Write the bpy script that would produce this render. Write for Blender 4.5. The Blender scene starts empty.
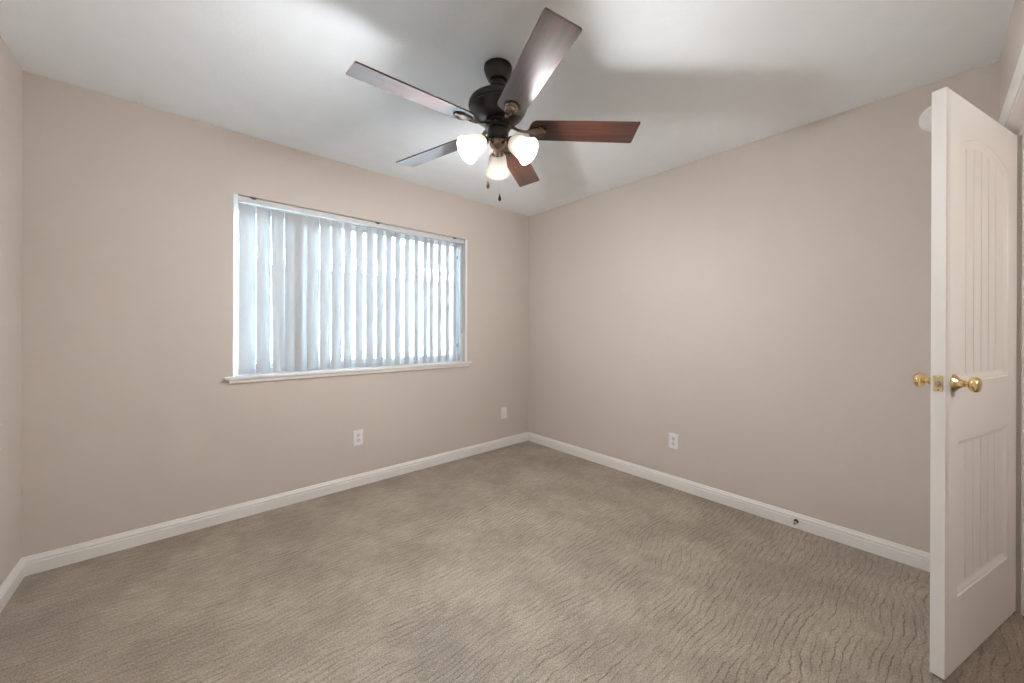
import bpy, bmesh, math, random
from mathutils import Vector, Matrix

random.seed(4)
S = bpy.context.scene
COL = S.collection

# ------------------------------------------------------------------ camera
W_PX, H_PX = 1024, 683
F_PX, YAW, HORIZON, CAM_Z, ROLL = 367.33, 0.7213, 330.55, 1.2007, -0.0036
cam_d = bpy.data.cameras.new('camera')
cam_d.sensor_width = 36.0
cam_d.lens = F_PX / W_PX * 36.0
cam_d.shift_y = -(H_PX / 2 - HORIZON) / W_PX
cam_d.clip_start = 0.02
cam = bpy.data.objects.new('camera', cam_d)
COL.objects.link(cam)
_right = Vector((math.cos(YAW), -math.sin(YAW), 0))
_fwd = Vector((math.sin(YAW), math.cos(YAW), 0))
_up = Vector((0, 0, 1))
cr = _right * math.cos(ROLL) - _up * math.sin(ROLL)
cu = _up * math.cos(ROLL) + _right * math.sin(ROLL)
m = Matrix.Identity(4)
for i in range(3):
    m[i][0], m[i][1], m[i][2] = cr[i], cu[i], -_fwd[i]
m[0][3], m[1][3], m[2][3] = 0.0, 0.0, CAM_Z
cam.matrix_world = m
S.camera = cam

# ------------------------------------------------------------------ light and exposure
S.view_settings.view_transform = 'Standard'
S.view_settings.look = 'None'
S.view_settings.gamma = 1.0
S.view_settings.use_curve_mapping = False
S.view_settings.exposure = 0.88
S.cycles.max_bounces = 14
S.cycles.diffuse_bounces = 8
S.cycles.transmission_bounces = 8
S.cycles.transparent_max_bounces = 12
S.cycles.sample_clamp_indirect = 60.0
S.cycles.use_denoising = True
S.cycles.caustics_reflective = False
S.cycles.caustics_refractive = False

SKY_STRENGTH = 29.0
SUN_STRENGTH = 34.0
BULB_WATTS = 44.0
world = bpy.data.worlds.new('daylight')
S.world = world
world.use_nodes = True
wn = world.node_tree
wn.nodes.clear()
w_out = wn.nodes.new('ShaderNodeOutputWorld')
w_bg = wn.nodes.new('ShaderNodeBackground')
w_tc = wn.nodes.new('ShaderNodeTexCoord')
w_sep = wn.nodes.new('ShaderNodeSeparateXYZ')
w_ramp = wn.nodes.new('ShaderNodeValToRGB')
w_ramp.color_ramp.elements[0].position = 0.0
w_ramp.color_ramp.elements[0].color = (0.80, 0.90, 1.0, 1)
w_ramp.color_ramp.elements[1].position = 0.7
w_ramp.color_ramp.elements[1].color = (0.52, 0.72, 1.0, 1)
w_bg.inputs['Strength'].default_value = SKY_STRENGTH
wn.links.new(w_tc.outputs['Generated'], w_sep.inputs[0])
wn.links.new(w_sep.outputs['Z'], w_ramp.inputs[0])
wn.links.new(w_ramp.outputs[0], w_bg.inputs['Color'])
wn.links.new(w_bg.outputs[0], w_out.inputs[0])

sun_d = bpy.data.lights.new('sun', 'SUN')
sun_d.energy = SUN_STRENGTH
sun_d.angle = math.radians(0.6)
sun_d.color = (1.0, 0.98, 0.95)
sun = bpy.data.objects.new('sun', sun_d)
COL.objects.link(sun)
sun.rotation_euler = Vector((0.12, 0.70, -0.70)).to_track_quat('-Z', 'Y').to_euler()

# ------------------------------------------------------------------ room numbers (metres)
X0, X1, Y0, Y1, H = -0.609, 2.799, -0.209, 2.909, 2.454
T = 0.14                      # wall thickness
WX0, WX1, WZ0, WZ1 = 0.209, 1.989, 0.903, 2.064      # window opening
DX0, DX1, DZ = 1.905, 2.671, 2.052                    # doorway opening
HALL_Y = -1.45

# ------------------------------------------------------------------ material helpers
MATS = {}


def new_mat(name):
    mt = bpy.data.materials.new(name)
    mt.use_nodes = True
    nt = mt.node_tree
    return mt, nt, nt.nodes['Principled BSDF']


def simple(name, col, rough=0.5, metal=0.0, coat=0.0, spec=0.5, noise=0.0, nscale=40.0, bump=0.0, bscale=200.0, trans=0.0, tcol=None):
    if name in MATS:
        return MATS[name]
    mt, nt, p = new_mat(name)
    p.inputs['Base Color'].default_value = (*col, 1)
    p.inputs['Roughness'].default_value = rough
    p.inputs['Metallic'].default_value = metal
    p.inputs['Coat Weight'].default_value = coat
    p.inputs['Coat Roughness'].default_value = 0.15
    p.inputs['Specular IOR Level'].default_value = spec
    tc = nt.nodes.new('ShaderNodeTexCoord')
    if noise:
        n = nt.nodes.new('ShaderNodeTexNoise')
        n.inputs['Scale'].default_value = nscale
        n.inputs['Detail'].default_value = 4
        r = nt.nodes.new('ShaderNodeMapRange')
        r.inputs['From Min'].default_value = 0.3
        r.inputs['From Max'].default_value = 0.7
        r.inputs['To Min'].default_value = 1 - noise
        r.inputs['To Max'].default_value = 1 + noise
        mx = nt.nodes.new('ShaderNodeVectorMath')
        mx.operation = 'SCALE'
        mx.inputs[0].default_value = col
        nt.links.new(tc.outputs['Object'], n.inputs['Vector'])
        nt.links.new(n.outputs['Fac'], r.inputs['Value'])
        nt.links.new(r.outputs[0], mx.inputs['Scale'])
        nt.links.new(mx.outputs[0], p.inputs['Base Color'])
    if bump:
        n = nt.nodes.new('ShaderNodeTexNoise')
        n.inputs['Scale'].default_value = bscale
        n.inputs['Detail'].default_value = 3
        b = nt.nodes.new('ShaderNodeBump')
        b.inputs['Strength'].default_value = bump
        b.inputs['Distance'].default_value = 0.002
        nt.links.new(tc.outputs['Object'], n.inputs['Vector'])
        nt.links.new(n.outputs['Fac'], b.inputs['Height'])
        nt.links.new(b.outputs[0], p.inputs['Normal'])
    if trans:
        tr = nt.nodes.new('ShaderNodeBsdfTranslucent')
        tr.inputs['Color'].default_value = (*(tcol or col), 1)
        mix = nt.nodes.new('ShaderNodeMixShader')
        mix.inputs[0].default_value = trans
        out = nt.nodes['Material Output']
        nt.links.new(p.outputs[0], mix.inputs[1])
        nt.links.new(tr.outputs[0], mix.inputs[2])
        nt.links.new(mix.outputs[0], out.inputs['Surface'])
    MATS[name] = mt
    return mt


def M_wall():
    return simple('wall_paint', (0.585, 0.524, 0.474), 0.62, noise=0.012, nscale=1.5, bump=0.25, bscale=260)


def M_ceiling():
    return simple('ceiling_paint', (0.87, 0.915, 0.95), 0.85, noise=0.015, nscale=8, bump=0.45, bscale=70)


def M_trim():
    return simple('white_trim_paint', (0.76, 0.745, 0.72), 0.35, noise=0.01, nscale=5)


def M_door():
    return simple('door_paint', (0.74, 0.72, 0.69), 0.38, noise=0.012, nscale=4, bump=0.08, bscale=150)


def M_plastic():
    return simple('white_plastic', (0.80, 0.79, 0.78), 0.35)


def M_bronze():
    return simple('dark_bronze', (0.022, 0.018, 0.016), 0.34, metal=0.35, coat=0.25, noise=0.15, nscale=30)


def M_iron():
    return simple('brushed_bronze', (0.30, 0.225, 0.18), 0.26, metal=0.85, noise=0.1, nscale=40)


def M_brass():
    return simple('polished_brass', (0.88, 0.70, 0.38), 0.14, metal=1.0, noise=0.04, nscale=60)


def M_brass_plate():
    return simple('brushed_brass_plate', (0.72, 0.62, 0.38), 0.38, metal=0.9)


def M_dark():
    return simple('dark_recess', (0.02, 0.02, 0.02), 0.6)


def M_vane():
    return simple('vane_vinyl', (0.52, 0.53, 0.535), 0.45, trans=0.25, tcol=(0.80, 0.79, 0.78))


def M_vinyl():
    return simple('white_vinyl', (0.80, 0.81, 0.81), 0.4)


def M_side_strip():
    return simple('side_strip_vinyl', (0.90, 0.91, 0.92), 0.4, trans=0.85)


def M_carpet():
    if 'carpet' in MATS:
        return MATS['carpet']
    mt, nt, p = new_mat('carpet')
    N, L = nt.nodes, nt.links
    p.inputs['Roughness'].default_value = 0.95
    p.inputs['Specular IOR Level'].default_value = 0.1
    p.inputs['Sheen Weight'].default_value = 0.15
    tc = N.new('ShaderNodeTexCoord')
    sep = N.new('ShaderNodeSeparateXYZ')
    L.new(tc.outputs['Object'], sep.inputs[0])

    def noise(scale_xyz, detail=2.0, rough=0.5):
        mp = N.new('ShaderNodeMapping')
        mp.inputs['Scale'].default_value = scale_xyz
        n = N.new('ShaderNodeTexNoise')
        n.inputs['Scale'].default_value = 1.0
        n.inputs['Detail'].default_value = detail
        n.inputs['Roughness'].default_value = rough
        L.new(tc.outputs['Object'], mp.inputs[0])
        L.new(mp.outputs[0], n.inputs['Vector'])
        return n.outputs['Fac']

    def math_(op, a, b=None, c=None):
        n = N.new('ShaderNodeMath')
        n.operation = op
        for k, v in enumerate((a, b, c)):
            if v is None:
                continue
            if isinstance(v, (int, float)):
                n.inputs[k].default_value = v
            else:
                L.new(v, n.inputs[k])
        return n.outputs[0]

    def smooth(v, a, b, lo=0.0, hi=1.0):
        n = N.new('ShaderNodeMapRange')
        n.interpolation_type = 'SMOOTHSTEP'
        n.inputs['From Min'].default_value = a
        n.inputs['From Max'].default_value = b
        n.inputs['To Min'].default_value = lo
        n.inputs['To Max'].default_value = hi
        L.new(v, n.inputs['Value'])
        return n.outputs[0]

    big = noise((1.3, 1.6, 1.0), 2)
    mid = noise((8.0, 5.0, 1.0), 2)
    small = noise((26.0, 26.0, 1.0), 2)
    warp = math_('MULTIPLY_ADD', big, 0.26, math_('MULTIPLY_ADD', mid, 0.034, math_('MULTIPLY', small, 0.010)))
    yy = math_('ADD', sep.outputs['Y'], warp)
    rows = math_('DIVIDE', yy, 0.0245)
    dist = math_('PINGPONG', rows, 0.5)            # 0 at each furrow, 0.5 between
    furrow = smooth(dist, 0.02, 0.13, 1.0, 0.0)
    # furrows fade in and out along their length, and are stitched with dots
    rowid = math_('FLOOR', math_('ADD', rows, 0.5))
    comb = N.new('ShaderNodeCombineXYZ')
    L.new(math_('MULTIPLY', sep.outputs['X'], 6.0), comb.inputs[0])
    L.new(math_('MULTIPLY', rowid, 3.7), comb.inputs[1])
    nb = N.new('ShaderNodeTexNoise')
    nb.inputs['Scale'].default_value = 1.0
    nb.inputs['Detail'].default_value = 2.0
    L.new(comb.outputs[0], nb.inputs['Vector'])
    seg = smooth(nb.outputs['Fac'], 0.36, 0.60, 0.25, 1.0)
    stitch = smooth(noise((95.0, 60.0, 1.0), 1), 0.36, 0.58, 0.35, 1.0)
    patch = smooth(noise((2.2, 2.4, 1.0), 3), 0.35, 0.68, 0.60, 1.0)
    line = math_('MULTIPLY', math_('MULTIPLY', furrow, seg), math_('MULTIPLY', stitch, patch))
    pile = noise((170.0, 170.0, 1.0), 2, 0.7)
    shade = smooth(noise((3.4, 3.0, 1.0), 4, 0.6), 0.3, 0.72, 0.84, 1.14)
    band = smooth(noise((14.0, 60.0, 1.0), 2), 0.3, 0.7, 0.90, 1.10)
    pv = smooth(pile, 0.28, 0.72, 0.66, 1.30)
    f = math_('MULTIPLY', math_('MULTIPLY', shade, pv), math_('MULTIPLY', band, math_('MULTIPLY_ADD', line, -0.66, 1.07)))
    sc = N.new('ShaderNodeVectorMath')
    sc.operation = 'SCALE'
    sc.inputs[0].default_value = (0.295, 0.250, 0.202)
    L.new(f, sc.inputs['Scale'])
    L.new(sc.outputs[0], p.inputs['Base Color'])
    hgt = math_('ADD', math_('MULTIPLY', line, -1.0), math_('MULTIPLY', pile, 0.7))
    b = N.new('ShaderNodeBump')
    b.inputs['Strength'].default_value = 0.8
    b.inputs['Distance'].default_value = 0.0025
    L.new(hgt, b.inputs['Height'])
    L.new(b.outputs[0], p.inputs['Normal'])
    MATS['carpet'] = mt
    return mt


def M_blade():
    if 'blade_wood' in MATS:
        return MATS['blade_wood']
    mt, nt, p = new_mat('cherry_blade_wood')
    N, L = nt.nodes, nt.links
    tc = N.new('ShaderNodeTexCoord')
    mp = N.new('ShaderNodeMapping')
    mp.inputs['Scale'].default_value = (3.0, 42.0, 8.0)
    n = N.new('ShaderNodeTexNoise')
    n.inputs['Scale'].default_value = 1.0
    n.inputs['Detail'].default_value = 5
    n.inputs['Distortion'].default_value = 0.6
    r = N.new('ShaderNodeValToRGB')
    r.color_ramp.elements[0].position = 0.32
    r.color_ramp.elements[0].color = (0.022, 0.006, 0.004, 1)
    r.color_ramp.elements[1].position = 0.68
    r.color_ramp.elements[1].color = (0.085, 0.024, 0.014, 1)
    L.new(tc.outputs['Object'], mp.inputs[0])
    L.new(mp.outputs[0], n.inputs['Vector'])
    L.new(n.outputs['Fac'], r.inputs[0])
    L.new(r.outputs[0], p.inputs['Base Color'])
    p.inputs['Roughness'].default_value = 0.36
    p.inputs['Specular IOR Level'].default_value = 0.6
    p.inputs['Coat Weight'].default_value = 0.8
    p.inputs['Coat Roughness'].default_value = 0.16
    p.inputs['Coat IOR'].default_value = 1.65
    MATS['blade_wood'] = mt
    return mt


def M_shade():
    if 'shade' in MATS:
        return MATS['shade']
    mt, nt, p = new_mat('frosted_glass_shade')
    N, L = nt.nodes, nt.links
    p.inputs['Base Color'].default_value = (0.9, 0.88, 0.84, 1)
    p.inputs['Roughness'].default_value = 0.28
    tr = N.new('ShaderNodeBsdfTranslucent')
    tr.inputs['Color'].default_value = (0.120, 0.117, 0.110, 1)
    tp = N.new('ShaderNodeBsdfTransparent')
    tp.inputs['Color'].default_value = (1.0, 0.97, 0.92, 1)
    m1 = N.new('ShaderNodeMixShader')
    m1.inputs[0].default_value = 0.55
    m2 = N.new('ShaderNodeMixShader')
    m2.inputs[0].default_value = 0.0
    L.new(p.outputs[0], m1.inputs[1])
    L.new(tr.outputs[0], m1.inputs[2])
    L.new(m1.outputs[0], m2.inputs[1])
    L.new(tp.outputs[0], m2.inputs[2])
    L.new(m2.outputs[0], N['Material Output'].inputs['Surface'])
    MATS['shade'] = mt
    return mt


def M_emit(name, col, s):
    if name in MATS:
        return MATS[name]
    mt, nt, p = new_mat(name)
    p.inputs['Base Color'].default_value = (0.9, 0.9, 0.9, 1)
    p.inputs['Emission Color'].default_value = (*col, 1)
    p.inputs['Emission Strength'].default_value = s
    MATS[name] = mt
    return mt


def M_glass():
    if 'glass' in MATS:
        return MATS['glass']
    mt, nt, p = new_mat('window_glass')
    N, L = nt.nodes, nt.links
    tp = N.new('ShaderNodeBsdfTransparent')
    tp.inputs['Color'].default_value = (0.93, 0.96, 0.95, 1)
    gl = N.new('ShaderNodeBsdfGlossy')
    gl.inputs['Roughness'].default_value = 0.02
    fr = N.new('ShaderNodeFresnel')
    fr.inputs['IOR'].default_value = 1.45
    mx = N.new('ShaderNodeMixShader')
    L.new(fr.outputs[0], mx.inputs[0])
    L.new(tp.outputs[0], mx.inputs[1])
    L.new(gl.outputs[0], mx.inputs[2])
    L.new(mx.outputs[0], N['Material Output'].inputs['Surface'])
    MATS['glass'] = mt
    return mt


def M_brick(name, c1, c2, mortar, bw, bh, msize=0.012, axis='XZ'):
    if name in MATS:
        return MATS[name]
    mt, nt, p = new_mat(name)
    N, L = nt.nodes, nt.links
    tc = N.new('ShaderNodeTexCoord')
    sep = N.new('ShaderNodeSeparateXYZ')
    cmb = N.new('ShaderNodeCombineXYZ')
    L.new(tc.outputs['Object'], sep.inputs[0])
    L.new(sep.outputs['X'], cmb.inputs[0])
    L.new(sep.outputs['Z'], cmb.inputs[1])
    b = N.new('ShaderNodeTexBrick')
    b.inputs['Color1'].default_value = (*c1, 1)
    b.inputs['Color2'].default_value = (*c2, 1)
    b.inputs['Mortar'].default_value = (*mortar, 1)
    b.inputs['Scale'].default_value = 1.0
    b.inputs['Brick Width'].default_value = bw
    b.inputs['Row Height'].default_value = bh
    b.inputs['Mortar Size'].default_value = msize
    L.new(cmb.outputs[0], b.inputs['Vector'])
    L.new(b.outputs['Color'], p.inputs['Base Color'])
    p.inputs['Roughness'].default_value = 0.9
    MATS[name] = mt
    return mt


# ------------------------------------------------------------------ mesh helpers
def link(name, bm, mat, parent=None, smooth=False, loc=None, recalc=True):
    if recalc:
        bmesh.ops.recalc_face_normals(bm, faces=bm.faces)
    me = bpy.data.meshes.new(name)
    bm.to_mesh(me)
    bm.free()
    if smooth:
        for f in me.polygons:
            f.use_smooth = True
        try:
            me.set_sharp_from_angle(angle=math.radians(38))
        except Exception:
            pass
    me.materials.append(mat)
    o = bpy.data.objects.new(name, me)
    COL.objects.link(o)
    if parent is not None:
        o.parent = parent
    if loc is not None:
        o.location = loc
    return o


def empty(name, label, cat, loc=(0, 0, 0), rz=0.0, group=None, kind=None):
    o = bpy.data.objects.new(name, None)
    o.empty_display_size = 0.05
    COL.objects.link(o)
    o.location = loc
    o.rotation_euler = (0, 0, rz)
    tag(o, label, cat, group, kind)
    return o


def tag(o, label=None, cat=None, group=None, kind=None):
    if label:
        o['label'] = label
    if cat:
        o['category'] = cat
    if group:
        o['group'] = group
    if kind:
        o['kind'] = kind
    return o


def box(bm, x0, x1, y0, y1, z0, z1, bevel=0.0, mtx=None):
    vs = [bm.verts.new((x, y, z)) for x in (x0, x1) for y in (y0, y1) for z in (z0, z1)]
    q = ((0, 1, 3, 2), (4, 6, 7, 5), (0, 4, 5, 1), (2, 3, 7, 6), (0, 2, 6, 4), (1, 5, 7, 3))
    fs = [bm.faces.new([vs[i] for i in k]) for k in q]
    if bevel:
        es = list({e for f in fs for e in f.edges})
        r = bmesh.ops.bevel(bm, geom=es, offset=bevel, segments=2, profile=0.6, affect='EDGES')
        vs = list({v for f in r['faces'] for v in f.verts} | {v for v in vs if v.is_valid})
    if mtx is not None:
        bmesh.ops.transform(bm, matrix=mtx, verts=vs)
    return vs


def lathe(bm, prof, seg=40, mtx=None, close=False):
    """prof: list of (r, z). r = 0 makes a pole."""
    rings = []
    allv = []
    for r, z in prof:
        if r < 1e-6:
            v = bm.verts.new((0, 0, z))
            rings.append([v])
            allv.append(v)
        else:
            ring = [bm.verts.new((r * math.cos(2 * math.pi * i / seg), r * math.sin(2 * math.pi * i / seg), z)) for i in range(seg)]
            rings.append(ring)
            allv += ring
    pairs = list(zip(rings, rings[1:]))
    if close:
        pairs.append((rings[-1], rings[0]))
    for a, b in pairs:
        for i in range(seg):
            j = (i + 1) % seg
            if len(a) == 1 and len(b) == 1:
                continue
            if len(a) == 1:
                bm.faces.new((a[0], b[i], b[j]))
            elif len(b) == 1:
                bm.faces.new((a[i], b[0], a[j]))
            else:
                bm.faces.new((a[i], b[i], b[j], a[j]))
    if mtx is not None:
        bmesh.ops.transform(bm, matrix=mtx, verts=allv)
    return allv


def tube(bm, pts, rad, seg=10, cap=True, flat=1.0):
    pts = [Vector(p) for p in pts]
    rads = rad if isinstance(rad, (list, tuple)) else [rad] * len(pts)
    rings = []
    ref = Vector((0, 0, 1))
    for i, p in enumerate(pts):
        d = (pts[min(i + 1, len(pts) - 1)] - pts[max(i - 1, 0)]).normalized()
        if abs(d.dot(ref)) > 0.95:
            ref = Vector((1, 0, 0))
        a = d.cross(ref).normalized()
        b = a.cross(d).normalized()
        rings.append([bm.verts.new(p + a * rads[i] * math.cos(2 * math.pi * k / seg) + b * rads[i] * flat * math.sin(2 * math.pi * k / seg)) for k in range(seg)])
    for r0, r1 in zip(rings, rings[1:]):
        for k in range(seg):
            bm.faces.new((r0[k], r1[k], r1[(k + 1) % seg], r0[(k + 1) % seg]))
    if cap:
        bm.faces.new(rings[0])
        bm.faces.new(list(reversed(rings[-1])))


def prism(bm, outline, z0, z1, mtx=None, bevel=0.0):
    """Extrude a closed 2-D outline between z0 and z1."""
    a = [bm.verts.new((x, y, z0)) for x, y in outline]
    b = [bm.verts.new((x, y, z1)) for x, y in outline]
    n = len(outline)
    f1 = bm.faces.new(list(reversed(a)))
    f2 = bm.faces.new(b)
    for i in range(n):
        bm.faces.new((a[i], a[(i + 1) % n], b[(i + 1) % n], b[i]))
    vs = a + b
    if bevel:
        r = bmesh.ops.bevel(bm, geom=list(f1.edges) + list(f2.edges), offset=bevel, segments=2, profile=0.5, affect='EDGES')
        vs = list({v for f in r['faces'] for v in f.verts} | {v for v in vs if v.is_valid})
    if mtx is not None:
        bmesh.ops.transform(bm, matrix=mtx, verts=vs)
    return vs


def sweep(bm, prof, p0, p1, out, mit0=0.0, mit1=0.0):
    """Sweep an (outward, up) profile from p0 to p1; mit shifts each end along the run by outward*mit."""
    p0, p1, out = Vector(p0), Vector(p1), Vector(out).normalized()
    d = (p1 - p0).normalized()
    up = Vector((0, 0, 1))
    a = [bm.verts.new(p0 + out * o + up * z + d * o * mit0) for o, z in prof]
    b = [bm.verts.new(p1 + out * o + up * z + d * o * mit1) for o, z in prof]
    n = len(prof)
    for i in range(n):
        bm.faces.new((a[i], b[i], b[(i + 1) % n], a[(i + 1) % n]))
    bm.faces.new(a)
    bm.faces.new(list(reversed(b)))


# ------------------------------------------------------------------ room shell
def structure(o, label=None):
    o['kind'] = 'structure'
    if label:
        o['label'] = label
    return o


bm = bmesh.new()
box(bm, X0 - T, X1 + T, HALL_Y - T, Y1 + T, -0.12, 0.0)
structure(link('floor', bm, M_carpet()), 'beige cut and loop carpet with wavy furrows covering the whole floor')

bm = bmesh.new()
box(bm, X0 - T, X1 + T, Y0 - 0.11, Y1 + T, H, H + 0.12)
structure(link('ceiling', bm, M_ceiling()), 'white textured ceiling above the fan')

bm = bmesh.new()
yb0, yb1 = Y1, Y1 + T
ym_ = Y1 + 0.084                  # the outer skin is set back behind the reveal, hiding the window's side frames
box(bm, X0 - T, WX0, yb0, ym_, 0, H)
box(bm, X0 - T, WX0 - 0.034, ym_, yb1, 0, H)
box(bm, WX1, X1 + T, yb0, yb1, 0, H)
box(bm, WX0 - 0.034, WX0, ym_, yb1, 0, WZ0 - 0.019)
box(bm, WX0 - 0.034, WX0, ym_, yb1, WZ1, H)
box(bm, WX0, WX1, yb0, yb1, 0, WZ0 - 0.019)
box(bm, WX0, WX1, yb0, yb1, WZ1, H)
structure(link('wall_back', bm, M_wall()), 'beige painted wall with the wide window')

bm = bmesh.new()
box(bm, X1, X1 + T, HALL_Y - T, Y1, 0, H)
structure(link('wall_right', bm, M_wall()), 'plain pale beige wall right of the far corner')

bm = bmesh.new()
box(bm, X0 - T, X0, Y0, Y1, 0, H)
structure(link('wall_left', bm, M_wall()), 'narrow sliver of wall at the left border of the photo')

DW = 0.11
bm = bmesh.new()
box(bm, X0 - T, DX0 - 0.02, Y0 - DW, Y0, 0, H)
box(bm, DX1 + 0.02, X1, Y0 - DW, Y0, 0, H)
box(bm, DX0 - 0.02, DX1 + 0.02, Y0 - DW, Y0, DZ + 0.02, H)
structure(link('wall_front', bm, M_wall()), 'pale wall above the doorway at the right border')

# hallway behind the doorway
bm = bmesh.new()
box(bm, 0.6, X1, HALL_Y - T, HALL_Y, 0, H)
box(bm, 0.6 - T, 0.6, HALL_Y - T, Y0 - DW, 0, H)
box(bm, 0.6, X1 + T, HALL_Y, Y0 - DW, H, H + 0.12)
structure(link('wall_hall', bm, M_wall()), 'beige hallway wall beyond the doorway')

# unseen fill lamp added in the hallway to brighten the door's hall face
hl = empty('hall_fill_lamp', 'frosted half round fill lamp added unseen in the hallway to brighten the open door', 'fill lamp', (1.75, HALL_Y, 1.62))
bm = bmesh.new()
box(bm, -0.16, 0.16, 0.0, 0.015, -0.19, 0.19, 0.004)
link('back_plate', bm, M_bronze(), hl)
bm = bmesh.new()
ol_ = [(0.15 * math.cos(math.radians(a_)), 0.015 + 0.10 * math.sin(math.radians(a_))) for a_ in range(0, 181, 12)]
prism(bm, ol_, -0.175, 0.175, None, bevel=0.006)
link('diffuser', bm, M_emit('hall_fill_glow', (1.0, 0.95, 0.91), 17.0), hl, smooth=True)

# baseboards
BH, BT = 0.089, 0.014
bprof = [(0, 0), (BT, 0), (BT, BH * 0.62), (BT - 0.003, BH * 0.645), (BT - 0.003, BH * 0.70), (BT - 0.001, BH * 0.74),
         (BT - 0.003, BH * 0.82), (BT - 0.007, BH * 0.90), (BT - 0.008, BH * 0.97), (BT - 0.010, BH), (0, BH)]
bm = bmesh.new()
sweep(bm, bprof, (X0, Y1, 0), (X1, Y1, 0), (0, -1, 0), 1, -1)
structure(link('baseboard_back', bm, M_trim()), 'white moulded baseboard under the window wall')
bm = bmesh.new()
sweep(bm, bprof, (X1, Y1, 0), (X1, Y0, 0), (-1, 0, 0), 1, -1)
structure(link('baseboard_right', bm, M_trim()), 'white moulded baseboard along the right wall')
bm = bmesh.new()
sweep(bm, bprof, (X0, Y0, 0), (X0, Y1, 0), (1, 0, 0), 1, -1)
structure(link('baseboard_left', bm, M_trim()), 'white moulded baseboard along the left wall')
bm = bmesh.new()
sweep(bm, bprof, (DX0 - 0.09, Y0, 0), (X0, Y0, 0), (0, 1, 0), 0, -1)
structure(link('baseboard_front', bm, M_trim()), 'white moulded baseboard along the doorway wall')

# door jamb and casing
bm = bmesh.new()
box(bm, DX0 - 0.02, DX0, Y0 - DW, Y0, 0, DZ + 0.02)
box(bm, DX1, DX1 + 0.02, Y0 - DW, Y0, 0, DZ + 0.02)
box(bm, DX0, DX1, Y0 - DW, Y0, DZ, DZ + 0.02)
# stops
box(bm, DX0, DX0 + 0.011, Y0 - 0.075, Y0 - 0.040, 0, DZ)
box(bm, DX1 - 0.011, DX1, Y0 - 0.085, Y0 - 0.050, 0, DZ)
box(bm, DX0 + 0.011, DX1 - 0.011, Y0 - 0.075, Y0 - 0.040, DZ - 0.011, DZ)
structure(link('trim_1', bm, M_trim()), 'painted door jamb and stop of the doorway')

# casing: profile swept round the opening with mitred corners
CW = 0.074
cprof = [(0.0, 0.0), (0.0, 0.006), (0.006, 0.009), (0.012, 0.0095), (0.016, 0.006), (0.022, 0.008), (0.040, 0.010), (0.066, 0.011), (CW, 0.011), (CW, 0.0)]
bm = bmesh.new()
path = []
rv = 0.006
corners = [((DX1 + rv, 0.0), (1, 0)), ((DX1 + rv, DZ + rv), (1, 1)), ((DX0 - rv, DZ + rv), (-1, 1)), ((DX0 - rv, 0.0), (-1, 0))]
loops = []
for (cx, cz), (ox, oz) in corners:
    loops.append([bm.verts.new((cx + ox * w, Y0 + t, cz + oz * w)) for w, t in cprof])
for a, b in zip(loops, loops[1:]):
    n = len(a)
    for i in range(n):
        bm.faces.new((a[i], b[i], b[(i + 1) % n], a[(i + 1) % n]))
bm.faces.new(loops[0])
bm.faces.new(loops[-1])
structure(link('trim_2', bm, M_trim()), 'white moulded casing round the doorway')


# ------------------------------------------------------------------ window
win = bpy.data.objects.new('window_1', None)
COL.objects.link(win)
structure(win, 'wide white framed sliding window behind the vertical blind')
FY0, FY1 = Y1 + 0.085, Y1 + 0.135
bm = bmesh.new()
fz0, fz1 = WZ0 - 0.019, WZ1
box(bm, WX0 - 0.034, WX1, FY0, FY1, fz0, fz0 + 0.058, 0.002)
box(bm, WX0 - 0.034, WX1, FY0, FY1, fz1 - 0.045, fz1, 0.002)
box(bm, WX0 - 0.034, WX0 - 0.020, FY0, FY1, fz0 + 0.058, fz1 - 0.045, 0.001)
box(bm, WX1 - 0.030, WX1, FY0, FY1, fz0 + 0.058, fz1 - 0.045, 0.002)
link('frame', bm, M_vinyl(), win)


def sash(x0, x1, y0, y1):
    b = bmesh.new()
    z0, z1, w = fz0 + 0.050, fz1 - 0.040, 0.036
    box(b, x0, x1, y0, y1, z0, z0 + w, 0.002)
    box(b, x0, x1, y0, y1, z1 - w, z1, 0.002)
    box(b, x0, x0 + w * 0.75, y0, y1, z0 + w, z1 - w, 0.002)
    box(b, x1 - w * 0.75, x1, y0, y1, z0 + w, z1 - w, 0.002)
    s = link('sash', b, M_vinyl(), win)
    b = bmesh.new()
    ym = (y0 + y1) / 2
    box(b, x0 + w * 0.6, x1 - w * 0.6, ym - 0.002, ym + 0.002, z0 + w * 0.8, z1 - w * 0.8)
    link('pane', b, M_glass(), s)
    return s


xm = 1.121
sash(WX0 - 0.031, xm + 0.015, FY0 + 0.026, FY0 + 0.044)
s2 = sash(xm - 0.015, WX1 - 0.028, FY0 + 0.004, FY0 + 0.022)
for z in (1.895, 1.059):
    bm = bmesh.new()
    box(bm, 1.915, 1.931, FY0 - 0.010, FY0 + 0.006, z - 0.014, z + 0.014, 0.003)
    link('latch', bm, simple('grey_latch_plastic', (0.18, 0.18, 0.18), 0.5), win)

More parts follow.
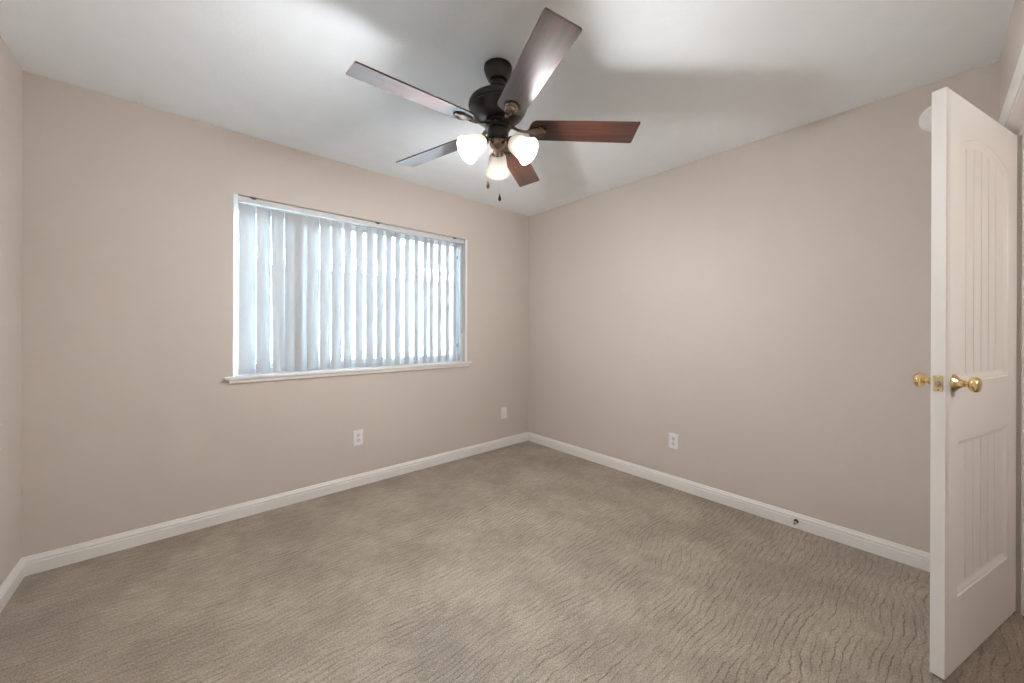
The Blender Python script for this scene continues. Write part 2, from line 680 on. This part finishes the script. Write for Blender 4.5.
# sill board (stool) and apron, side strips
bm = bmesh.new()
box(bm, WX0 - 0.042, WX1 + 0.046, Y1 - 0.026, Y1, WZ0 - 0.019, WZ0, 0.004)
box(bm, WX0 + 0.001, WX1 - 0.001, Y1 - 0.004, FY0, WZ0 - 0.019, WZ0)
structure(link('window_sill', bm, M_trim()), 'white window sill board projecting under the blind')
bm = bmesh.new()
aprof = [(0, 0), (0.010, 0), (0.015, 0.004), (0.016, 0.012), (0.015, 0.020), (0.017, 0.026), (0, 0.026)]
sweep(bm, aprof, (WX0 - 0.019, Y1, WZ0 - 0.045), (WX1 + 0.012, Y1, WZ0 - 0.045), (0, -1, 0))
structure(link('trim_3', bm, M_trim()), 'narrow white apron moulding under the window sill')
bm = bmesh.new()
box(bm, WX0 + 0.0005, WX0 + 0.0225, Y1 + 0.001, Y1 + 0.004, WZ0 + 0.001, WZ1 - 0.001)
structure(link('trim_4', bm, M_side_strip()), 'bright white strip down the left edge of the window')
bm = bmesh.new()
box(bm, WX1 - 0.0225, WX1 - 0.0005, Y1 + 0.001, Y1 + 0.004, WZ0 + 0.001, WZ1 - 0.001)
structure(link('trim_5', bm, simple('strip_white', (0.90, 0.90, 0.92), 0.4)), 'bright white strip down the right edge of the window')
# white lining of the reveal on the right and left
bm = bmesh.new()
box(bm, WX1 - 0.003, WX1 - 0.0003, Y1 + 0.006, FY0 - 0.001, WZ0 + 0.0005, WZ1 - 0.001)
box(bm, WX0 + 0.0003, WX0 + 0.003, Y1 + 0.006, FY0 - 0.001, WZ0 + 0.0005, WZ1 - 0.001)
structure(link('trim_6', bm, M_vinyl()), 'white lining boards inside the window reveal')

# ------------------------------------------------------------------ vertical blind
bl = empty('vertical_blind', 'white vertical vane blind hanging in the window opening', 'blind', (0, 0, 0))
VY = Y1 + 0.042                         # centre line of the carriers
bm = bmesh.new()
hp = [(0.000, 0), (0.044, 0), (0.044, 0.033), (0.040, 0.037), (0.004, 0.037), (0, 0.033)]
sweep(bm, [(o, z) for o, z in hp], (WX0 + 0.0235, VY + 0.022, WZ1 - 0.0385), (WX1 - 0.024, VY + 0.022, WZ1 - 0.0385), (0, -1, 0))
link('headrail', bm, simple('headrail_aluminium', (0.62, 0.63, 0.62), 0.4), bl)
for bx in (0.315, 1.135, 1.855):
    bm = bmesh.new()
    box(bm, bx - 0.020, bx + 0.020, Y1 + 0.004, Y1 + 0.022, WZ1 - 0.0035, WZ1 - 0.0005, 0.0008)
    box(bm, bx - 0.011, bx + 0.011, Y1 + 0.001, Y1 + 0.0195, WZ1 - 0.012, WZ1 - 0.002, 0.0008)
    link('bracket', bm, simple('bracket_grey', (0.10, 0.10, 0.10), 0.5), bl)

VW = 0.098
near = [0.262, 0.335, 0.414, 0.497, 0.560, 0.633, 0.713, 0.793, 0.878, 0.963, 1.044, 1.127, 1.201, 1.278, 1.362,
        1.449, 1.534, 1.597, 1.678, 1.761, 1.841]
near = [0.238, 0.333] + near[2:]
VANES = []
for i, nx in enumerate(near):
    ang = (29.0 if i < 8 else 40.0) + random.uniform(-2.0, 2.0)
    if i < 3:
        ang = (19, 31, 33)[i]
    if i == 3:
        ang = -6
    VANES.append((nx, ang))
# the last vane stands almost edge-on against the right reveal
VANES += [(1.908, 72.0)]


def vane(nx, ang, tilt=0.0):
    a = math.radians(ang)
    cx = nx + VW / 2 * math.cos(a)
    zt, zb = WZ1 - 0.052, WZ0 + 0.010
    b = bmesh.new()
    n = 8
    rows = []
    zs = [zb, zb + 0.004, 1.3, 1.7, zt]
    for z in zs:
        row = []
        k = (zt - z) / (zt - zb)
        for j in range(n + 1):
            u = (j / n - 0.5)
            bow = 0.012 * (1 - 4 * u * u)        # shallow curve across the vane
            px, py = u * VW, -bow
            row.append((px * math.cos(a) - py * math.sin(a) + tilt * k, px * math.sin(a) + py * math.cos(a), z))
        rows.append(row)
    th = 0.0009
    fr = [[b.verts.new(p) for p in r] for r in rows]
    nxv = Vector((math.sin(a), -math.cos(a), 0)) * -th
    bk = [[b.verts.new(Vector(p) + nxv) for p in r] for r in rows]
    R, C = len(rows), n + 1
    for r in range(R - 1):
        for c in range(C - 1):
            b.faces.new((fr[r][c], fr[r][c + 1], fr[r + 1][c + 1], fr[r + 1][c]))
            b.faces.new((bk[r][c], bk[r + 1][c], bk[r + 1][c + 1], bk[r][c + 1]))
        b.faces.new((fr[r][0], fr[r + 1][0], bk[r + 1][0], bk[r][0]))
        b.faces.new((fr[r][-1], bk[r][-1], bk[r + 1][-1], fr[r + 1][-1]))
    for c in range(C - 1):
        b.faces.new((fr[0][c], bk[0][c], bk[0][c + 1], fr[0][c + 1]))
        b.faces.new((fr[-1][c], fr[-1][c + 1], bk[-1][c + 1], bk[-1][c]))
    o = link('vane', b, M_vane(), bl, smooth=True)
    o.location = (cx, VY + 0.0, 0)
    # hanger clip on the top of the vane
    b = bmesh.new()
    box(b, -0.008, 0.008, -0.002, 0.002, zt - 0.016, zt + 0.004, 0.0008)
    box(b, -0.003, 0.003, -0.003, 0.003, zt + 0.004, WZ1 - 0.038)
    c = link('hanger', b, simple('clear_hanger', (0.55, 0.58, 0.58), 0.4), o)
    c.rotation_euler = (0, 0, a)
    return o


for i, (nx, ang) in enumerate(VANES):
    vane(nx, ang, tilt=0.012 if i == 2 else (0.006 if i == 3 else 0.0))

bm = bmesh.new()
wx, wy = 1.932, Y1 + 0.010
tube(bm, [(wx, wy, WZ1 - 0.040), (wx, wy - 0.004, 1.80), (wx + 0.002, wy - 0.006, 1.24), (wx, wy - 0.006, 1.175)], [0.0022, 0.0022, 0.0022, 0.0042], 8)
link('tilt_cord', bm, simple('cord_grey', (0.30, 0.30, 0.30), 0.6), bl)


# ------------------------------------------------------------------ door leaf
door = bpy.data.objects.new('door_1', None)
COL.objects.link(door)
door.location = (2.658, -0.2454, 0)
door.rotation_euler = (0, 0, -0.2842)
structure(door, 'white two panel arch top door standing ajar at the right')
LW, DT, DB, DTOP = 0.746, 0.035, 0.012, 2.040


def merge_sorted(vals, eps=0.0008):
    out = []
    for v in sorted(vals):
        if not out or v - out[-1] > eps:
            out.append(v)
    return out


px0, px1 = -0.638, -0.108
lz0, lz1 = 0.262, 0.820
uz0, uz1 = 1.020, 1.866
ARCH = 0.060
prof_off = [0.0, 0.0025, 0.005, 0.009, 0.022, 0.028, 0.031]
PD = 0.010
grooves = [px0 + 0.031 + (px1 - px0 - 0.062) * k / 6 for k in range(1, 6)]


def depth(d):
    """recess depth at distance d inside a panel edge"""
    pts = [(0, 0), (0.0025, 0.0030), (0.005, 0.0038), (0.009, 0.0030), (0.022, 0.0085), (0.028, 0.0098), (0.031, PD)]
    if d <= 0:
        return 0.0
    for (a, da), (b, db) in zip(pts, pts[1:]):
        if d <= b:
            return da + (db - da) * (d - a) / (b - a)
    return PD


xs = [-LW, -LW + 0.0015, -0.0015, 0.0]
for off in prof_off:
    xs += [px0 + off, px1 - off]
for g in grooves:
    xs += [g - 0.004, g - 0.0018, g + 0.0018, g + 0.004]
xs += [px0 + (px1 - px0) * k / 24 for k in range(2, 23)]
xs = merge_sorted(xs)
zs = [DB, DTOP, DTOP - 0.03, (uz1 + DTOP) / 2 + 0.02]
for a, b in ((lz0, lz1), (uz0, uz1)):
    for off in prof_off:
        zs += [a + off, b - off]
zs += [0.13, 0.4, 0.55, 0.68, 0.92, 1.2, 1.4, 1.6, 1.75]
zs = merge_sorted(zs)


def arch(x):
    u = (x - (px0 + px1) / 2) / ((px1 - px0) / 2)
    if abs(u) >= 1:
        return 0.0
    return ARCH * (1 - u * u)


def warp_z(x, z):
    if z <= 1.75:
        return z
    if z <= uz1:
        return z + arch(x) * (z - 1.75) / (uz1 - 1.75) if z < uz1 - 0.04 else z + arch(x)
    return z + arch(x) * max(0.0, (DTOP - 0.03 - z)) / (DTOP - 0.03 - uz1)


def face_depth(x, z):
    dep = 0.0
    for a, b in ((lz0, lz1), (uz0, uz1)):
        d = min(x - px0, px1 - x, z - a, b - z)
        dd = depth(d)
        if d >= 0.0308:
            for g in grooves:
                if abs(x - g) <= 0.0019:
                    dd = PD + 0.005
        dep = max(dep, dd)
    return dep


bm = bmesh.new()
front = [[bm.verts.new((x, face_depth(x, z), warp_z(x, z))) for x in xs] for z in zs]
back = [[bm.verts.new((x, DT - face_depth(x, z), warp_z(x, z))) for x in xs] for z in zs]
for r in range(len(zs) - 1):
    for c in range(len(xs) - 1):
        bm.faces.new((front[r][c], front[r][c + 1], front[r + 1][c + 1], front[r + 1][c]))
        bm.faces.new((back[r][c], back[r + 1][c], back[r + 1][c + 1], back[r][c + 1]))
    bm.faces.new((front[r][0], front[r + 1][0], back[r + 1][0], back[r][0]))
    bm.faces.new((front[r][-1], back[r][-1], back[r + 1][-1], front[r + 1][-1]))
for c in range(len(xs) - 1):
    bm.faces.new((front[0][c], back[0][c], back[0][c + 1], front[0][c + 1]))
    bm.faces.new((front[-1][c], front[-1][c + 1], back[-1][c + 1], back[-1][c]))
link('door_leaf', bm, M_door(), door)

# knobs: rosette, neck and rounded knob, one per face
KX, KZ = -0.678, 1.023
for side in (-1, 1):
    base_y = 0.0 if side < 0 else DT
    mt = Matrix.Translation((KX, base_y, KZ)) @ Matrix.Rotation(math.radians(90 if side < 0 else -90), 4, 'X')
    bm = bmesh.new()
    lathe(bm, [(0, 0), (0.0315, 0), (0.0325, 0.002), (0.0300, 0.005), (0.024, 0.009), (0.0175, 0.015), (0.0135, 0.020), (0.0125, 0.023), (0, 0.023)], 36, mt)
    rs = link('rosette', bm, M_brass(), door, smooth=True)
    bm = bmesh.new()
    lathe(bm, [(r_, z_ * 0.75 + 0.005) for r_, z_ in [(0, 0.020), (0.0105, 0.021), (0.0098, 0.026), (0.0115, 0.029), (0.0098, 0.032), (0.0100, 0.037), (0.0150, 0.040), (0.0215, 0.044),
               (0.0262, 0.051), (0.0272, 0.058), (0.0255, 0.0655), (0.0232, 0.069), (0.0218, 0.071), (0.0160, 0.0735), (0.008, 0.0748), (0, 0.0750)]], 36, mt)
    link('door_knob', bm, M_brass(), door, smooth=True)
bm = bmesh.new()
box(bm, -LW - 0.0012, -LW + 0.001, 0.0055, 0.0295, KZ - 0.0285, KZ + 0.0285, 0.0008)
lp = link('latch_plate', bm, M_brass_plate(), door)
bm = bmesh.new()
mt = Matrix.Translation((-LW - 0.001, 0.0175, KZ)) @ Matrix.Rotation(math.radians(-90), 4, 'Y')
lathe(bm, [(0.0082, -0.001), (0.0082, 0.006), (0.0060, 0.0095), (0, 0.0095)], 24, mt)
link('latch_bolt', bm, simple('bolt_nickel', (0.45, 0.40, 0.32), 0.35, metal=0.9), lp, smooth=True)
for dz in (-0.022, 0.022):
    bm = bmesh.new()
    mt = Matrix.Translation((-LW - 0.001, 0.0175, KZ + dz)) @ Matrix.Rotation(math.radians(-90), 4, 'Y')
    lathe(bm, [(0.0032, -0.001), (0.0032, 0.0006), (0.0022, 0.0012), (0, 0.0012)], 14, mt)
    link('screw', bm, M_brass(), lp, smooth=True)
for hz in (0.25, 1.02, 1.80):
    bm = bmesh.new()
    tube(bm, [(0.006, DT + 0.004, hz - 0.045), (0.006, DT + 0.004, hz + 0.045)], 0.006, 12)
    box(bm, -0.030, 0.006, DT - 0.0004, DT + 0.0016, hz - 0.044, hz + 0.044)
    link('hinge', bm, M_brass_plate(), door)

# ------------------------------------------------------------------ outlets


def receptacle(loc, rz, label, duplex=True):
    name = 'power_outlet' if duplex else 'cable_wall_plate'
    t = empty(name, label, 'outlet' if duplex else 'wall plate', loc, rz)
    # local: +y points out of the wall, plate in the XZ plane
    w, h = 0.0355, 0.058
    b = bmesh.new()
    ol = []
    r = 0.005
    for cx_, cz_, a0 in ((w - r, h - r, 0), (-w + r, h - r, 90), (-w + r, -h + r, 180), (w - r, -h + r, 270)):
        for k in range(5):
            an = math.radians(a0 + k * 22.5)
            ol.append((cx_ + r * math.cos(an), cz_ + r * math.sin(an)))
    mt_ = Matrix.Rotation(math.radians(90), 4, 'X')
    prism(b, ol, -0.0055, 0.0, mt_, bevel=0.0016)
    link('cover_plate', b, M_plastic(), t)
    if duplex:
        for cz_ in (0.0195, -0.0195):
            b = bmesh.new()
            pr = []
            for k in range(32):
                an = 2 * math.pi * k / 32
                pr.append((0.0172 * math.cos(an), cz_ + max(-0.0140, min(0.0140, 0.0172 * math.sin(an)))))
            prism(b, pr, -0.0072, -0.005, mt_)
            s = link('socket', b, simple('socket_white', (0.70, 0.70, 0.69), 0.35), t)
            b = bmesh.new()
            box(b, -0.0075, -0.0052, 0.0070, 0.0077, cz_ - 0.0005, cz_ + 0.0085)
            box(b, 0.0050, 0.0075, 0.0070, 0.0077, cz_ - 0.0005, cz_ + 0.0075)
            lathe(b, [(0.0030, 0.0), (0.0030, 0.0077), (0, 0.0077)], 12, Matrix.Translation((0, 0, cz_ - 0.007)) @ Matrix.Rotation(math.radians(-90), 4, 'X'))
            link('slots', b, M_dark(), s)
        b = bmesh.new()
        lathe(b, [(0.0035, 0.004), (0.0035, 0.0062), (0, 0.0066)], 12, Matrix.Rotation(math.radians(-90), 4, 'X'))
        link('screw', b, simple('screw_steel', (0.5, 0.5, 0.5), 0.4, metal=0.8), t)
    else:
        b = bmesh.new()
        lathe(b, [(0.0075, 0.004), (0.0075, 0.0065), (0.0048, 0.0066), (0.0048, 0.012), (0.0030, 0.012), (0, 0.0105)], 18, Matrix.Translation((0, 0, -0.004)) @ Matrix.Rotation(math.radians(-90), 4, 'X'))
        link('coax_jack', b, simple('jack_white', (0.66, 0.65, 0.62), 0.4), t)
    return t


receptacle((0.981, Y1, 0.372), math.radians(180), 'white duplex power outlet on the window wall, below the window')
receptacle((2.449, Y1, 0.350), math.radians(180), 'white wall plate on the window wall near the far corner', duplex=False)
receptacle((X1, 1.297, 0.357), math.radians(90), 'white duplex power outlet on the plain right wall')

# ------------------------------------------------------------------ door stop on the right baseboard
ds = empty('door_stop', 'small brass door stop screwed to the right baseboard', 'door stop', (X1 - BT, 0.535, 0.045))
bm = bmesh.new()
mt = Matrix.Rotation(math.radians(-90), 4, 'Y')
lathe(bm, [(0, -0.002), (0.0125, -0.002), (0.0125, 0.003), (0.009, 0.006), (0, 0.006)], 20, mt)
link('flange', bm, simple('dark_brass', (0.10, 0.07, 0.02), 0.4, metal=0.6), ds, smooth=True)  # flange coloured darker than the stem and tip
bm = bmesh.new()
lathe(bm, [(0, 0.005), (0.0055, 0.006), (0.0045, 0.014), (0.0045, 0.034), (0.0075, 0.036), (0, 0.036)], 20, mt)
link('stem', bm, M_brass(), ds, smooth=True)
bm = bmesh.new()
lathe(bm, [(0, 0.035), (0.0075, 0.036), (0.0085, 0.040), (0.0085, 0.045), (0.0060, 0.048), (0, 0.0485)], 20, mt)
link('rubber_tip', bm, simple('tan_rubber', (0.35, 0.28, 0.16), 0.6), ds, smooth=True)

# ------------------------------------------------------------------ smoke detector on the right wall
sd = empty('smoke_detector', 'round white smoke detector high on the right wall, half behind the door', 'smoke detector', (X1, -0.028, 2.272))
bm = bmesh.new()
lathe(bm, [(0, 0), (0.068, 0), (0.068, 0.010), (0.066, 0.012), (0, 0.012)], 48, mt)
link('base', bm, M_plastic(), sd, smooth=True)
bm = bmesh.new()
lathe(bm, [(0.062, 0.011), (0.0645, 0.014), (0.0630, 0.024), (0.055, 0.033), (0.045, 0.0375), (0.044, 0.0355), (0.041, 0.0355), (0.040, 0.038), (0.022, 0.0405), (0, 0.041)], 48, mt)
link('cover', bm, M_plastic(), sd, smooth=True)
bm = bmesh.new()
lathe(bm, [(0.0075, 0.038), (0.0075, 0.0425), (0, 0.043)], 20, Matrix.Translation((0, 0.0, -0.020)) @ mt)
link('test_button', bm, simple('button_grey', (0.6, 0.6, 0.6), 0.4), sd, smooth=True)

# ------------------------------------------------------------------ ceiling fan
FX, FY = 1.1002, 1.3586
fan = empty('ceiling_fan', 'dark bronze five blade ceiling fan with three frosted glass shades', 'ceiling fan', (FX, FY, H))


def Z(z):
    return z - H


bm = bmesh.new()
lathe(bm, [(0.060, Z(H)), (0.066, Z(H) - 0.004), (0.0665, Z(H) - 0.016), (0.062, Z(2.425)), (0.056, Z(2.408)), (0.049, Z(2.394)),
           (0.043, Z(2.386)), (0.030, Z(2.385)), (0, Z(2.385))], 44)
link('canopy', bm, M_bronze(), fan, smooth=True)
bm = bmesh.new()
lathe(bm, [(0.0, Z(2.392)), (0.028, Z(2.388)), (0.028, Z(2.378)), (0.036, Z(2.374)), (0.037, Z(2.362)), (0.034, Z(2.356)), (0.022, Z(2.352)), (0.016, Z(2.335)),
           (0.016, Z(2.318)), (0.026, Z(2.312)), (0.030, Z(2.302)), (0, Z(2.300))], 32)
link('downrod', bm, M_bronze(), fan, smooth=True)
bm = bmesh.new()
lathe(bm, [(0, Z(2.306)), (0.040, Z(2.302)), (0.090, Z(2.295)), (0.122, Z(2.288)), (0.134, Z(2.281)), (0.139, Z(2.272)), (0.139, Z(2.259)),
           (0.136, Z(2.254)), (0.1310, Z(2.252)), (0.1300, Z(2.248)), (0.1330, Z(2.244)), (0.129, Z(2.236)), (0.118, Z(2.220)), (0.103, Z(2.207)),
           (0.085, Z(2.197)), (0.070, Z(2.192)), (0, Z(2.190))], 56)
link('motor_housing', bm, M_bronze(), fan, smooth=True)
# flywheel with cooling slots
bm = bmesh.new()
lathe(bm, [(0.058, Z(2.194)), (0.061, Z(2.190)), (0.061, Z(2.182)), (0.052, Z(2.178)), (0.052, Z(2.168)), (0.060, Z(2.164)), (0.060, Z(2.158)), (0.050, Z(2.154)), (0, Z(2.154))], 40)
for k in range(20):
    a = 2 * math.pi * k / 20
    mt2 = Matrix.Rotation(a, 4, 'Z')
    box(bm, 0.050, 0.0585, -0.003, 0.003, Z(2.178), Z(2.165), mtx=mt2)
link('flywheel', bm, M_bronze(), fan)
# switch housing
bm = bmesh.new()
lathe(bm, [(0.046, Z(2.157)), (0.050, Z(2.153)), (0.0515, Z(2.145)), (0.0515, Z(2.125)), (0.047, Z(2.112)), (0.040, Z(2.104)), (0.036, Z(2.100)), (0, Z(2.100))], 40)
link('switch_housing', bm, M_bronze(), fan, smooth=True)

BLADE_Z, BLADE_R, PHASE, PITCH, BW = 2.1526, 0.664, -111.38, -12.5, 0.1356
R0 = 0.148


def blade_outline():
    pts = []
    wr, wt = 0.061, BW / 2
    # rounded root
    for k in range(0, 13):
        an = math.radians(90 + k * 15)
        pts.append((R0 + 0.034 + 0.034 * math.cos(an), wr * math.sin(an) * (1.0)))
    # square tip with small radius corners
    r = 0.008
    for cx_, cy_, a0 in ((BLADE_R - r, -wt + r, 270), (BLADE_R - r, wt - r, 0)):
        for k in range(5):
            an = math.radians(a0 + k * 22.5)
            pts.append((cx_ + r * math.cos(an), cy_ + r * math.sin(an)))
    return pts


def build_blade(az):
    mt0 = Matrix.Rotation(az, 4, 'Z')
    pit = Matrix.Rotation(math.radians(PITCH), 4, 'X')
    b = bmesh.new()
    prism(b, blade_outline(), 0.0, 0.0065, None, bevel=0.0015)
    o = link('blade', b, M_blade(), fan)
    o.matrix_parent_inverse = Matrix.Identity(4)
    o.matrix_basis = mt0 @ Matrix.Translation((0, 0, Z(BLADE_Z))) @ pit
    # iron: flat neck from flywheel, two scrolls and a shield under the blade root
    b = bmesh.new()
    zt = Z(BLADE_Z)
    tube(b, [(0.050, 0, Z(2.168)), (0.072, 0, Z(2.167)), (0.095, 0, zt + 0.002), (0.125, 0, zt - 0.004), (0.150, 0, zt - 0.004)],
         [0.0150, 0.0130, 0.0105, 0.0100, 0.0120], 10, flat=0.5)
    link_iron = link('blade_iron', b, M_iron(), fan, smooth=True)
    link_iron.matrix_basis = mt0
    b = bmesh.new()
    sh = []
    for k in range(28):
        an = 2 * math.pi * k / 28
        x = 0.047 * math.cos(an)
        y = 0.0320 * math.sin(an) * (0.80 + 0.20 * math.cos(an))
        sh.append((0.183 + x, y))
    prism(b, sh, -0.0055, 0.0, None, bevel=0.0015)
    # raised arcs near the outer end of the shield
    for rr, wd in ((0.039, 0.0026), (0.028, 0.0022)):
        arcp = [(0.186 + rr * 0.95 * math.cos(math.radians(t)), rr * 0.82 * math.sin(math.radians(t)), -0.0060) for t in range(-82, 83, 12)]
        tube(b, arcp, wd, 8)
    s = link('shield', b, M_iron(), link_iron, smooth=True)
    s.matrix_basis = mt0.inverted() @ mt0 @ Matrix.Translation((0, 0, Z(BLADE_Z))) @ pit
    b = bmesh.new()
    arcp = [(0.186 + 0.0470 * math.cos(math.radians(t)), 0.0390 * math.sin(math.radians(t)), -0.0012) for t in range(-70, 71, 10)]
    tube(b, arcp, [0.0008 + 0.0020 * math.cos(math.radians(t)) for t in range(-70, 71, 10)], 8)
    s2_ = link('scroll', b, M_bronze(), link_iron, smooth=True)
    s2_.matrix_basis = s.matrix_basis.copy()
    return o


for k in range(5):
    build_blade(math.radians(PHASE + 72 * k))

# light kit
bm = bmesh.new()
lathe(bm, [(0, Z(2.104)), (0.036, Z(2.102)), (0.040, Z(2.096)), (0.040, Z(2.084)), (0.034, Z(2.074)), (0.024, Z(2.066)), (0.014, Z(2.060)), (0.009, Z(2.052)), (0.006, Z(2.046)), (0, Z(2.044))], 36)
link('light_fitter', bm, M_iron(), fan, smooth=True)
TILT = math.radians(53)
LIGHT_AZ = [math.radians(51 + 120 * k) for k in range(3)]
for n_l, az in enumerate(LIGHT_AZ):
    er = Vector((math.cos(az), math.sin(az), 0))
    ax = (er * math.sin(TILT) + Vector((0, 0, -math.cos(TILT)))).normalized()
    p0 = er * 0.030 + Vector((0, 0, Z(2.096)))
    pn = er * 0.058 + Vector((0, 0, Z(2.094)))
    b = bmesh.new()
    tube(b, [p0, p0.lerp(pn, 0.5) + Vector((0, 0, 0.004)), pn, pn + ax * 0.012], [0.0085, 0.008, 0.0085, 0.0095], 12)
    rot = ax.to_track_quat('Z', 'Y').to_matrix().to_4x4()
    mt3 = Matrix.Translation(pn) @ rot
    lathe(b, [(0, 0.002), (0.016, 0.003), (0.021, 0.008), (0.0255, 0.022), (0.0295, 0.030), (0.0295, 0.034), (0.026, 0.034), (0, 0.030)], 28, mt3)
    arm = link('lamp_arm', b, M_iron(), fan, smooth=True)
    # bell shade, outer and inner wall
    b = bmesh.new()
    outer = [(0.0270, 0.028), (0.0350, 0.031), (0.0405, 0.040), (0.0440, 0.058), (0.0470, 0.080), (0.0510, 0.102), (0.0565, 0.120), (0.0615, 0.130)]
    inner = [(r - 0.0028, z) for r, z in reversed(outer)]
    lathe(b, outer + [(0.0605, 0.1315)] + inner, 40, mt3, close=True)
    sh_ = link('lamp_shade', b, M_shade(), fan, smooth=True)
    b = bmesh.new()
    lathe(b, [(0, 0.030), (0.012, 0.031), (0.0125, 0.050), (0.016, 0.058), (0.0225, 0.072), (0.024, 0.082), (0.0215, 0.092), (0.013, 0.100), (0, 0.103)], 20, mt3)
    bulb = link('bulb', b, M_emit('bulb_glow', (1.0, 0.93, 0.84), 10.0) if n_l != 1 else M_emit('dim_bulb_glow', (1.0, 0.93, 0.84), 6.0), sh_, smooth=True)
    ld = bpy.data.lights.new('bulb_light', 'POINT')
    ld.energy = BULB_WATTS * (1.02 if n_l == 1 else 0.84)
    ld.color = (1.0, 0.99, 0.99)
    ld.shadow_soft_size = 0.044
    lo = bpy.data.objects.new('bulb_light', ld)
    COL.objects.link(lo)
    lo.parent = bulb
    lo.location = pn + ax * 0.098

# pull chains (beaded) with fobs, hanging from the switch housing
for (u, dd, zf, mat, nm) in ((-0.045, -0.010, 1.905, simple('bead_bronze', (0.20, 0.13, 0.09), 0.35, metal=0.6), 'pull_chain'),
                             (0.010, 0.000, 1.850, M_bronze(), 'pull_chain')):
    off = Vector((math.cos(YAW), -math.sin(YAW), 0)) * u + Vector((math.sin(YAW), math.cos(YAW), 0)) * dd
    top = Z(2.112) if abs(u) > 0.02 else Z(2.048)
    b = bmesh.new()
    tube(b, [(off.x, off.y, top), (off.x, off.y, Z(zf))], 0.0007, 6)
    ch = link(nm, b, simple('fine_chain', (0.55, 0.50, 0.45), 0.4, metal=0.5), fan)
    b = bmesh.new()
    lathe(b, [(0, 0.002), (0.0020, 0.0), (0.0028, -0.006), (0.0060, -0.014), (0.0078, -0.022), (0.0070, -0.029), (0.0035, -0.033), (0, -0.034)], 16,
          Matrix.Translation((off.x, off.y, Z(zf))))
    link('fob', b, mat, ch, smooth=True)

# ------------------------------------------------------------------ outdoors
bm = bmesh.new()
box(bm, -14, 18, Y1 + T, 30, -0.40, -0.30)
g = link('ground', bm, simple('pale_concrete', (0.60, 0.60, 0.59), 0.9, noise=0.08, nscale=2))
g['kind'] = 'structure'
g['label'] = 'pale paved side yard outside the window'

house = empty('neighbour_house', 'pale house with shingled roof and deep eave seen through the blind', 'house', (0, 7.4, -0.3))
HX0, HX1 = -9.0, 4.20
bm = bmesh.new()
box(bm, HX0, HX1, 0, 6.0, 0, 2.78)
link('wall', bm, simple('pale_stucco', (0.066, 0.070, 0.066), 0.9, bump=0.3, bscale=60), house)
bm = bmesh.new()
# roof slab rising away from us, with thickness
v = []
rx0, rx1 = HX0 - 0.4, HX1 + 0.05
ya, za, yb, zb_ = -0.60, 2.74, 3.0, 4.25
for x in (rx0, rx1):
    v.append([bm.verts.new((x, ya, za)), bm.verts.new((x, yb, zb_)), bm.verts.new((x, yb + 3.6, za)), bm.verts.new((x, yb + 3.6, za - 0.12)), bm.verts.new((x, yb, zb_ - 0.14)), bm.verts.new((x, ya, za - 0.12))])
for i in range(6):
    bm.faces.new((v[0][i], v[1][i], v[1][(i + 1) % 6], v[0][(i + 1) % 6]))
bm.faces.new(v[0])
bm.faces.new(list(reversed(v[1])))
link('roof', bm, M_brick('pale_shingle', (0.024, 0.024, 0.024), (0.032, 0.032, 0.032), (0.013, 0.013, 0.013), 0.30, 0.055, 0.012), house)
bm = bmesh.new()
box(bm, rx0, rx1, -0.63, -0.60, 2.585, 2.775)
link('fascia', bm, simple('white_fascia', (0.40, 0.40, 0.40), 0.6), house)
bm = bmesh.new()
box(bm, rx0, rx1, -0.60, 0.0, 2.60, 2.62)
link('soffit', bm, simple('soffit_grey', (0.60, 0.62, 0.60), 0.8), house)

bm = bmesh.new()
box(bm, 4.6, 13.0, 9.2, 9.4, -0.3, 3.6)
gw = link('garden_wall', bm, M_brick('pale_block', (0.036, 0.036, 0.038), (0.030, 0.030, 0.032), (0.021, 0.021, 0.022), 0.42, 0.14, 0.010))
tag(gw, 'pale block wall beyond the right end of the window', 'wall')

# bare shrub in front of the garden wall
sh = empty('bare_shrub', 'leafless shrub with thin twigs outside the right end of the window', 'shrub', (5.6, 7.9, -0.3))
bm = bmesh.new()
rnd = random.Random(11)


def twig(p, d, L_, r, lev):
    q = p + d * L_
    midp = p.lerp(q, 0.5) + Vector((rnd.uniform(-1, 1), rnd.uniform(-1, 1), 0)) * L_ * 0.06
    tube(bm, [p, midp, q], [r, r * 0.8, r * 0.6], 5, cap=False)
    if lev > 0:
        for _ in range(3):
            nd = (d + Vector((rnd.uniform(-0.7, 0.7), rnd.uniform(-0.7, 0.7), rnd.uniform(-0.15, 0.5)))).normalized()
            twig(p.lerp(q, rnd.uniform(0.55, 1.0)), nd, L_ * rnd.uniform(0.6, 0.8), r * 0.6, lev - 1)


for _ in range(4):
    dd = Vector((rnd.uniform(-0.35, 0.35), rnd.uniform(-0.3, 0.3), 1)).normalized()
    twig(Vector((rnd.uniform(-0.1, 0.1), rnd.uniform(-0.1, 0.1), 0)), dd, 0.62, 0.013, 4)
link('branches', bm, simple('grey_bark', (0.16, 0.13, 0.11), 0.9), sh)
